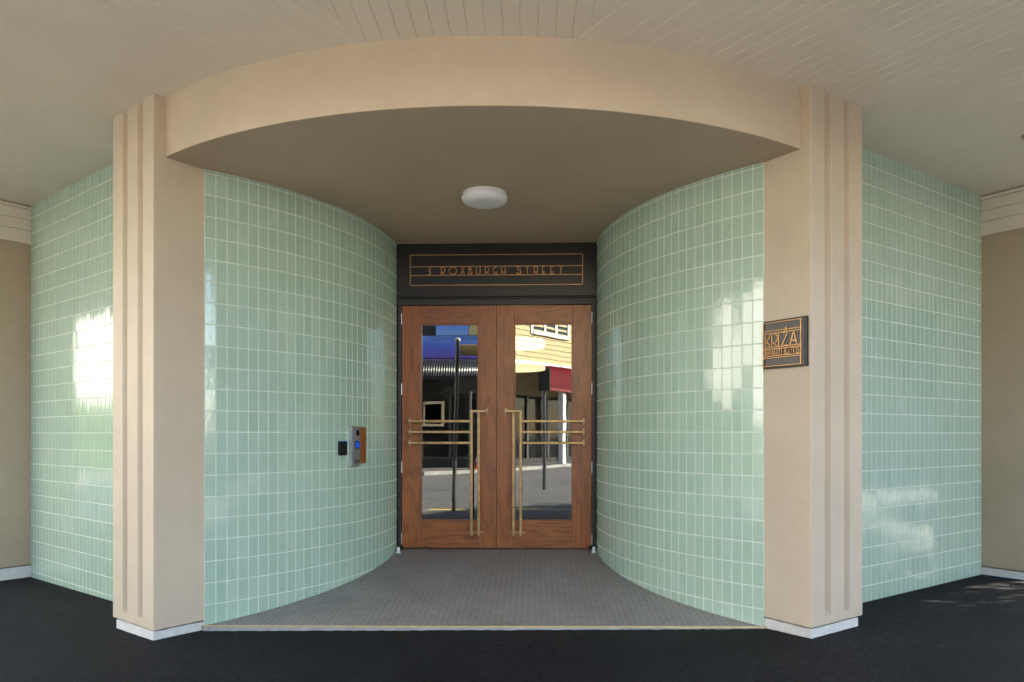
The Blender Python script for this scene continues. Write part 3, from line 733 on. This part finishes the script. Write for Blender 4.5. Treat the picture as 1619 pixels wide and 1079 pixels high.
# ------------------------------------------------------------------ lobby behind the doors
lb = thing('lobby', 'dark lobby room seen faintly behind the glass doors', 'room', (0, 4.5, .2))
mb = MB(); x0, x1, ya, yb, z0, z1 = -1.9, 1.9, EY+.19, 7.2, .19, 3.3
V = [(x0,ya,z0),(x1,ya,z0),(x1,yb,z0),(x0,yb,z0),(x0,ya,z1),(x1,ya,z1),(x1,yb,z1),(x0,yb,z1)]
mb.add(V, [(0,1,2,3),(7,6,5,4),(0,3,7,4),(2,1,5,6),(3,2,6,7)]); mb.build('room_shell', 'lobby', lb)
mb = MB(); mb.box(-1.95, -.99, EY+.1, EY+.2, .1, 3.35); mb.box(.99, 1.95, EY+.1, EY+.2, .1, 3.35); mb.box(-1.95, 1.95, EY+.145, EY+.2, 2.7, 3.35); mb.build('partition', 'lobby', lb)
for zz, nm in ((2.62, 'upper'), (2.30, 'lower')):
    t = thing('pendant_lamp', 'glowing ring pendant lamp in the lobby behind the right door glass, ' + nm + ' of two', 'lamp', (.11, 5.0, zz), 'lobby pendant lamps')
    n = 48; V = []
    for i in range(n):
        c_, s_ = math.cos(2*math.pi*i/n), math.sin(2*math.pi*i/n)
        for r, z in ((.42, -.045), (.42, .045), (.36, .045), (.36, -.045)): V.append((.11+r*c_, 5+r*s_, zz+z))
    MB().add(V, [(4*i+j, 4*((i+1) % n)+j, 4*((i+1) % n)+(j+1) % 4, 4*i+(j+1) % 4) for i in range(n) for j in range(4)]).build('glowing_ring', 'lampglow', t, smooth=True)
    MB().tube((.11, 5, zz+.04), (.11, 5, 3.29), .006, 6).build('cord', 'rubber', t)
    MB().box(.11-.36, .11+.36, 4.99, 5.01, zz+.03, zz+.044).build('spreader', 'blackmetal', t)

# ------------------------------------------------------------------ our own building above the verandah
t = thing('apartment_building', 'beige apartment building rising above the verandah and entrance', 'building', (0, 3, 4))
e = (WX+UX*7, WY+UY*7)
MB().prism([(2.0, .25), e, (e[0]-NX*9, e[1]-NY*9), (-e[0]+NX*9, e[1]-NY*9), (-e[0], e[1]), (-2.0, .25)], C+.34, 7.2).build('upper_wall', 'wallbeige', t)
MB().prism([(2.1, .1), (e[0]+.1, e[1]-.1), (e[0]-NX*9, e[1]-NY*9), (-e[0]+NX*9, e[1]-NY*9), (-e[0]-.1, e[1]-.1), (-2.1, .1)], 7.2, 7.6).build('parapet', 'cornice', t)
# ------------------------------------------------------------------ the street opposite (behind the viewer; seen in the door glass and the glaze)
M['darkwall'] = simple('charcoal painted wall', (.035, .033, .032), .6, var=.2, scale=3, bs=.1)
M['whitewall'] = simple('white render', (.70, .68, .64), .8, var=.06, scale=1, bs=.2)
M['creamwall'] = simple('cream render', (.60, .50, .36), .8, var=.08, scale=1, bs=.2)
M['brick'] = simple('brown brick wall', (.14, .085, .065), .85, var=.25, scale=4, bs=.3)
M['yellowboard'] = simple('yellow weatherboard', (.44, .37, .18), .6, var=.06, scale=4, bs=.1)
M['whitepaint'] = simple('white paint', (.78, .77, .74), .5, var=.04, bs=.05)
M['blackiron'] = simple('black corrugated iron', (.022, .022, .024), .25, var=.2, bs=0)
M['rediron'] = simple('red corrugated iron', (.20, .018, .016), .35, var=.2, bs=0)
M['poleg'] = simple('galvanised pole', (.16, .16, .165), .35, .7, var=.1, bs=.05)
M['orange'] = simple('orange cone plastic', (.80, .10, .015), .5, var=.05, bs=0)
M['bark'] = simple('bark', (.10, .075, .055), .9, var=.3, scale=10, bs=.8, bscale=30, bd=.02)
M['signface'] = simple('sign face', (.62, .45, .25), .5, var=.05, bs=0)
def mural():
    m, N, L, b = new_mat('blue sky mural'); p = world_pos(N)
    s_ = N.new('ShaderNodeSeparateXYZ'); L.new(p, s_.inputs[0])
    n = noise(N, L, 1.2, 4, vec=p); ma = N.new('ShaderNodeMath'); ma.operation = 'MULTIPLY_ADD'; ma.inputs[1].default_value = .8
    L.new(n.outputs[0], ma.inputs[0]); L.new(s_.outputs[2], ma.inputs[2])
    mr = N.new('ShaderNodeMapRange'); mr.inputs[1].default_value = 4.4; mr.inputs[2].default_value = 6.6; L.new(ma.outputs[0], mr.inputs[0])
    r = ramp(N, L, mr.outputs[0], [(0, (.16, .06, .33)), (.3, (.08, .14, .62)), (.55, (.20, .36, .75)), (.75, (.05, .18, .65)), (1, (.10, .30, .80))])
    L.new(r.outputs[0], b.inputs['Base Color']); b.inputs['Roughness'].default_value = .6; return m
M['mural'] = mural()
def leafm():
    m, N, L, b = new_mat('leaf'); g = N.new('ShaderNodeNewGeometry')
    r = ramp(N, L, g.outputs['Random Per Island'], [(0, (.03, .065, .014)), (1, (.09, .14, .03))]); L.new(r.outputs[0], b.inputs['Base Color']); b.inputs['Roughness'].default_value = .5
    return m
M['leaf'] = leafm()

def frame_fn(o, d):
    """local facade frame: origin o, direction d along the facade, normal to its left-hand front"""
    d = Vector((d[0], d[1], 0)).normalized(); n_ = Vector((-d.y, d.x, 0)); o = Vector((o[0], o[1], 0))
    return lambda a, out, z: o+d*a+n_*out+Vector((0, 0, z)), d, n_
def facade_box(F, a0, a1, o0, o1, z0, z1, name, mat, par, bev=0):
    fn, d, n_ = F; return MB().obox(fn(a0, o0, z0), d*(a1-a0), n_*(o1-o0), (0, 0, z1-z0)).build(name, mat, par, bevel=bev)
def window(F, a0, a1, z0, z1, par, mat='whitepaint', nb=1, fw=.09):
    fn, d, n_ = F
    mb = MB(); B_ = lambda x0, x1, y0, y1, o0=.0, o1=.07: mb.obox(fn(x0, o0, y0), d*(x1-x0), n_*(o1-o0), (0, 0, y1-y0))
    B_(a0-fw, a0, z0-fw, z1+fw); B_(a1, a1+fw, z0-fw, z1+fw); B_(a0, a1, z1, z1+fw); B_(a0, a1, z0-fw, z0, 0, .12)
    for i in range(1, nb+1):
        x = a0+(a1-a0)*i/(nb+1); B_(x-fw*.5, x+fw*.5, z0, z1, .0, .06)
    w_ = mb.build('window', mat, par)
    g = MB().obox(fn(a0, .012, z0), d*(a1-a0), n_*.01, (0, 0, z1-z0)).build('pane', 'darkglass', w_)
def awning(F, a0, a1, zt, zb, dep, mat, par):
    """bullnose corrugated verandah roof"""
    fn, d, n_ = F; mb = MB(); step = .022; n = int((a1-a0)/step); prof = []
    for i in range(5): prof.append((dep-.75)*i/5)
    pts = [(x, zt-.10*x) for x in prof]
    x0, z0 = dep-.75, zt-.10*(dep-.75)
    for i in range(11):
        t = math.radians(90-90*i/10*.98); pts.append((x0+.75*math.cos(t), z0-(z0-zb)*(1-math.sin(t))))
    V = []
    for i in range(n+1):
        wv = .02*math.sin(i*math.pi/2)
        for x, z in pts: V.append(fn(a0+i*step, x+wv*.7*(1 if x > x0 else .1), z+wv*(1 if x < x0+.4 else .4)))
    k = len(pts); mb.add(V, [(i*k+j, (i+1)*k+j, (i+1)*k+j+1, i*k+j+1) for i in range(n) for j in range(k-1)])
    mb.build('awning', mat, par, smooth=True)
    facade_box(F, a0, a1, dep-.06, dep+.0, zb-.10, zb+.01, 'awning_gutter', mat, par)

# charcoal shop with black awning and painted upper wall
A = thing('charcoal_shop', 'charcoal shop across the road with black corrugated awning and blue mural', 'building', (-7, -18, 0))
FA = frame_fn((-1.2, -17.4), (-1, 0)); FA = (FA[0], FA[1], Vector((0, 1, 0))); _o = Vector((-1.2, -17.4, 0))
FA = ((lambda a, out, z: _o+Vector((a, out, z))), Vector((1, 0, 0)), Vector((0, 1, 0)))
facade_box(FA, -13, 0, -8, 0, -.3, 7.4, 'wall', 'darkwall', A)
facade_box(FA, -13, -.4, .02, .10, 4.2, 5.05, 'mural_band', 'mural', A)
facade_box(FA, -2.1, -.9, .02, .12, 5.06, 7.0, 'mural_panel', 'mural', A)
facade_box(FA, -.88, -.4, .02, .12, 5.06, 7.0, 'yellow_panel', 'yellowboard', A)
for i in range(4): window(FA, -12.2+i*2.6, -10.7+i*2.6, 5.3, 6.9, A, 'darkwall')
for i in range(5): window(FA, -12.6+i*2.5, -10.6+i*2.5, .5, 2.9, A, 'darkwall')
window(FA, -3.3, -1.9, 1.75, 2.5, A, 'creamwall')
awning(FA, -13, -.1, 4.15, 3.35, 2.3, 'blackiron', A)
# yellow weatherboard building turning the corner, red awning
Bd = thing('yellow_weatherboard_building', 'yellow weatherboard corner building with white windows and red awning across the road', 'building', (3, -24, 0))
_ob = Vector((-1.1, -19.4, 0)); _d = Vector((.6, -.8, 0)); _n = Vector((.8, .6, 0))
FB = ((lambda a, out, z: _ob+_d*a+_n*out+Vector((0, 0, z))), _d, _n)
def facade_boxB(*a, **k): return facade_box(FB, *a, **k)
facade_boxB(0, 20, -7, 0, -.3, 8.8, 'wall', 'yellowboard', Bd)
for i in range(19):                                  # lapped weatherboards
    z = 4.45+i*.22; mb = MB(); fn = FB[0]
    mb.add([fn(0, .005, z+.22), fn(20, .005, z+.22), fn(20, .035, z), fn(0, .035, z), fn(20, .002, z), fn(0, .002, z)], [(3,2,1,0), (5,4,2,3)])
    mb.build('weatherboard', 'yellowboard', Bd)
facade_boxB(-.1, 20, 0, .12, 4.3, 4.45, 'trim_board', 'whitepaint', Bd)
for i in range(4): window(FB, 2.3+i*4.4, 4.9+i*4.4, 5.8, 7.5, Bd, 'whitepaint', 2, .14)
facade_boxB(.2, 20, .005, .03, -.2, 3.0, 'shopfront', 'darkglass', Bd)
for i in range(11): facade_boxB(.3+i*1.5, .42+i*1.5, .03, .10, .35, 3.0, 'mullion', 'poleg', Bd)
facade_boxB(.2, 20, .03, .12, -.2, .35, 'stall_riser', 'darkwall', Bd)
for i in range(5): facade_boxB(1.6+i*3.6, 1.82+i*3.6, 1.85, 2.07, -.2, 3.1, 'post', 'whitepaint', Bd)
awning(FB, .55, 20, 4.25, 3.15, 2.2, 'rediron', Bd)
# opposite pavement with kerb
pv = [(-30, -12.6), (-3.4, -14.5), (-.2, -17.3), (9.5, -30), (20, -44), (14, -50), (-30, -30)]
struct(MB().prism(pv, -.4, lambda x, y: .12+.012*max(-12, min(12, x))).build('opposite_pavement', 'road'))
ok = struct(MB().build('opposite_kerb', 'concrete'))
for (a, b) in zip(pv[:4], pv[1:5]):
    d_ = Vector((b[0]-a[0], b[1]-a[1], 0)); n_ = Vector((-d_.y, d_.x, 0)).normalized()*.15; nk = max(2, int(d_.length/2.4))
    for i_ in range(nk): MB().obox(Vector((a[0], a[1], -.4))+d_*((i_+.004)/nk), d_*(.992/nk), n_, (0, 0, .526+.012*max(-12, min(12, a[0]+d_.x*(i_+.5)/nk)))).build('kerb_stone', 'concrete', ok)
# white and cream buildings along the left street
def row_building(name, label, sg, off, t0, t1, h, mat, nw, dep=9):
    o = Vector((sg*(WX+NX*off+UX*t0), WY+NY*off+UY*t0, 0)); d = Vector((sg*UX, UY, 0)); n_ = Vector((-sg*NX, -NY, 0))
    F = ((lambda a, out, z: o+d*a+n_*out+Vector((0, 0, z))), d, n_)
    r = thing(name, label, 'building', o); L_ = t1-t0
    fn = F[0]; mb = MB()
    if sg > 0: mb.obox(fn(0, -dep, -.8), d*L_, n_*dep, (0, 0, h+.8))
    else: mb.obox(fn(0, -dep, -.8), n_*dep, d*L_, (0, 0, h+.8))
    mb.build('wall', mat, r)
    for i in range(nw):
        for z in ((1.0, 4.6) if h < 9 else (1.0, 4.6, 7.6)):
            a = (i+.5)*L_/nw; window(F, a-.55, a+.55, z, z+1.7, r, 'whitepaint')
    return r
row_building('white_rendered_building', 'white rendered building across the left hand street', -1, 12.5, 1, 26, 10.5, 'whitewall', 6)
row_building('tall_white_building', 'taller white rendered building further along the left hand street', -1, 12.5, 27, 55, 11.5, 'whitewall', 7)
row_building('sun_blocking_tower', 'unseen tall brown brick tower added across the right hand street to block the sun', 1, 13, 15, 18, 17.5, 'brick', 1, 3)  # added tower, sized and placed to keep sun off the front footpath
row_building('brown_brick_building', 'low brown brick building beyond the tower on the right hand street', 1, 13, 18.6, 54, 9.5, 'brick', 9)
cb_ = thing('sky_blocking_corner_block', 'unseen brown brick corner block added right of the viewer to block the sky', 'building', (21, -10, 0))  # added out of view to cut sky light and its reflection from the right
_oc = Vector((21, -17, 0)); FC = ((lambda a, out, z: _oc+Vector((-out, a, z))), Vector((0, 1, 0)), Vector((-1, 0, 0)))
MB().box(21, 31, -17, -4.6, -.5, 9.0).build('wall', 'brick', cb_)
for i in range(4):
    for z in (1.0, 4.4): window(FC, 1.2+i*2.9, 2.6+i*2.9, z, z+1.8, cb_)
# sign pole, lamp pole, cone
t = thing('street_sign_pole', 'leaning grey pole with a street name blade at the kerb', 'street sign', (-1.05, -3.3, 0))
MB().tube((-1.05, -3.3, -.1), (-.97, -3.3, 3.02), .034, 14).build('pole', 'poleg', t, smooth=True)
MB().lathe((-.97, -3.3, 3.02), [(.045, -.02), (.045, .01), (.02, .03)], 14).build('cap', 'whitepaint', t, smooth=True)
MB().box(-.93, -.1, -3.312, -3.290, 2.74, 2.93).build('name_blade', 'signface', t, bevel=.004)
t = thing('signal_pole', 'slim pole with a black signal box standing in the road margin', 'signal pole', (.62, -8.0, 0))
MB().tube((.62, -8, -.2), (.62, -8, 2.45), .05, 12).build('pole', 'poleg', t, smooth=True)
MB().box(.48, .76, -8.16, -7.9, 2.4, 2.95).build('signal_box', 'rubber', t, bevel=.03)
t = thing('far_pole', 'thin dark pole on the opposite pavement beside the traffic cone', 'pole', (-1.95, -14.9, 0))
MB().tube((-1.95, -16.2, -.1), (-1.90, -16.2, 2.9), .05, 10).build('pole', 'poleg', t, smooth=True)
t = thing('traffic_cone', 'orange traffic cone with white bands on the opposite pavement', 'traffic cone', (-1.6, -16.2, .11))
MB().box(-1.83, -1.37, -16.43, -15.97, .10, .15).build('base', 'orange', t, bevel=.01)
for z0, z1, m_ in ((.03, .25, 'orange'), (.25, .42, 'whitepaint'), (.42, .56, 'orange'), (.56, .70, 'whitepaint'), (.70, .9, 'orange')):
    f_ = lambda z: .16-.125*z/.9
    MB().lathe((-1.6, -16.2, .11), [(f_(z0), z0+.0005), (f_(z1), z1)], 20).build('band', m_, t, smooth=True)
# street tree shading the right hand footpath
def tree(x, y, label, h0, rad, nl, seed, ctr_h):
    rng = random.Random(seed); r = thing('street_tree', label, 'tree', (x, y, 0))
    mb = MB(); mb.tube((x, y, -.3), (x+.1, y, h0), .17, 12, .12); tips = []
    for i in range(7):
        a = i*2.4; e_ = (x+rad*.6*math.cos(a), y+rad*.6*math.sin(a), h0+.8+rng.random()*1.8); mb.tube((x+.1, y, h0-.1), e_, .08, 8, .03); tips.append(e_)
    mb.build('trunk', 'bark', r, smooth=True)
    mb = MB()
    cl_ = [(rng.gauss(0, .5), rng.gauss(0, .5), rng.gauss(0, .42)) for _ in range(34)]
    for i in range(nl):
        c_ = rng.choice(cl_); q = Vector((x+c_[0]*rad*.9+rng.gauss(0, .32), y+c_[1]*rad*.9+rng.gauss(0, .32), ctr_h+c_[2]*rad*.8+rng.gauss(0, .28)))
        u = Vector((rng.gauss(0, 1), rng.gauss(0, 1), rng.gauss(0, .6))).normalized(); v = u.orthogonal().normalized(); s_ = rng.uniform(.09, .17)
        mb.add([q-u*s_, q+v*s_*.5, q+u*s_, q-v*s_*.5], [(0,1,2,3)])
    mb.build('crown', 'leaf', r)
tree(11.6, -.2, 'leafy street tree at the kerb of the right hand street', 3.0, 3.3, 11000, 3, 5.5)
tree(19.5, 6.0, 'second leafy street tree further along the right hand street', 3.0, 3.2, 6000, 5, 5.6)

# clipped hedge along the left street
hg = thing('clipped_hedge', 'long green hedge in front of the white buildings along the left hand street', 'hedge', (-(WX+NX*10.5+UX*20), WY+NY*10.5+UY*20, 0))
mb = MB(); rng = random.Random(9)
for i in range(13000):
    t_ = rng.uniform(-1, 48); h_ = rng.uniform(0, 2.4+.5*math.sin(t_*1.3)+.3*math.sin(t_*3.1)); o_ = rng.choice((10.1, 10.1, 10.9))+rng.gauss(0, .12)
    q = Vector((-(WX+NX*o_+UX*t_), WY+NY*o_+UY*t_, h_)); u = Vector((rng.gauss(0, 1), rng.gauss(0, 1), rng.gauss(0, 1))).normalized(); v = u.orthogonal().normalized(); s_ = rng.uniform(.14, .24)
    mb.add([q-u*s_, q+v*s_*.6, q+u*s_, q-v*s_*.6], [(0,1,2,3)])
mb.build('foliage', 'leaf', hg)
tree(16.8, 3.7, 'unseen third leafy tree added between the other two to shade the right hand street', 3.0, 2.6, 7000, 8, 4.6)  # extra tree added to shade sunlit ground mirrored in the right wall
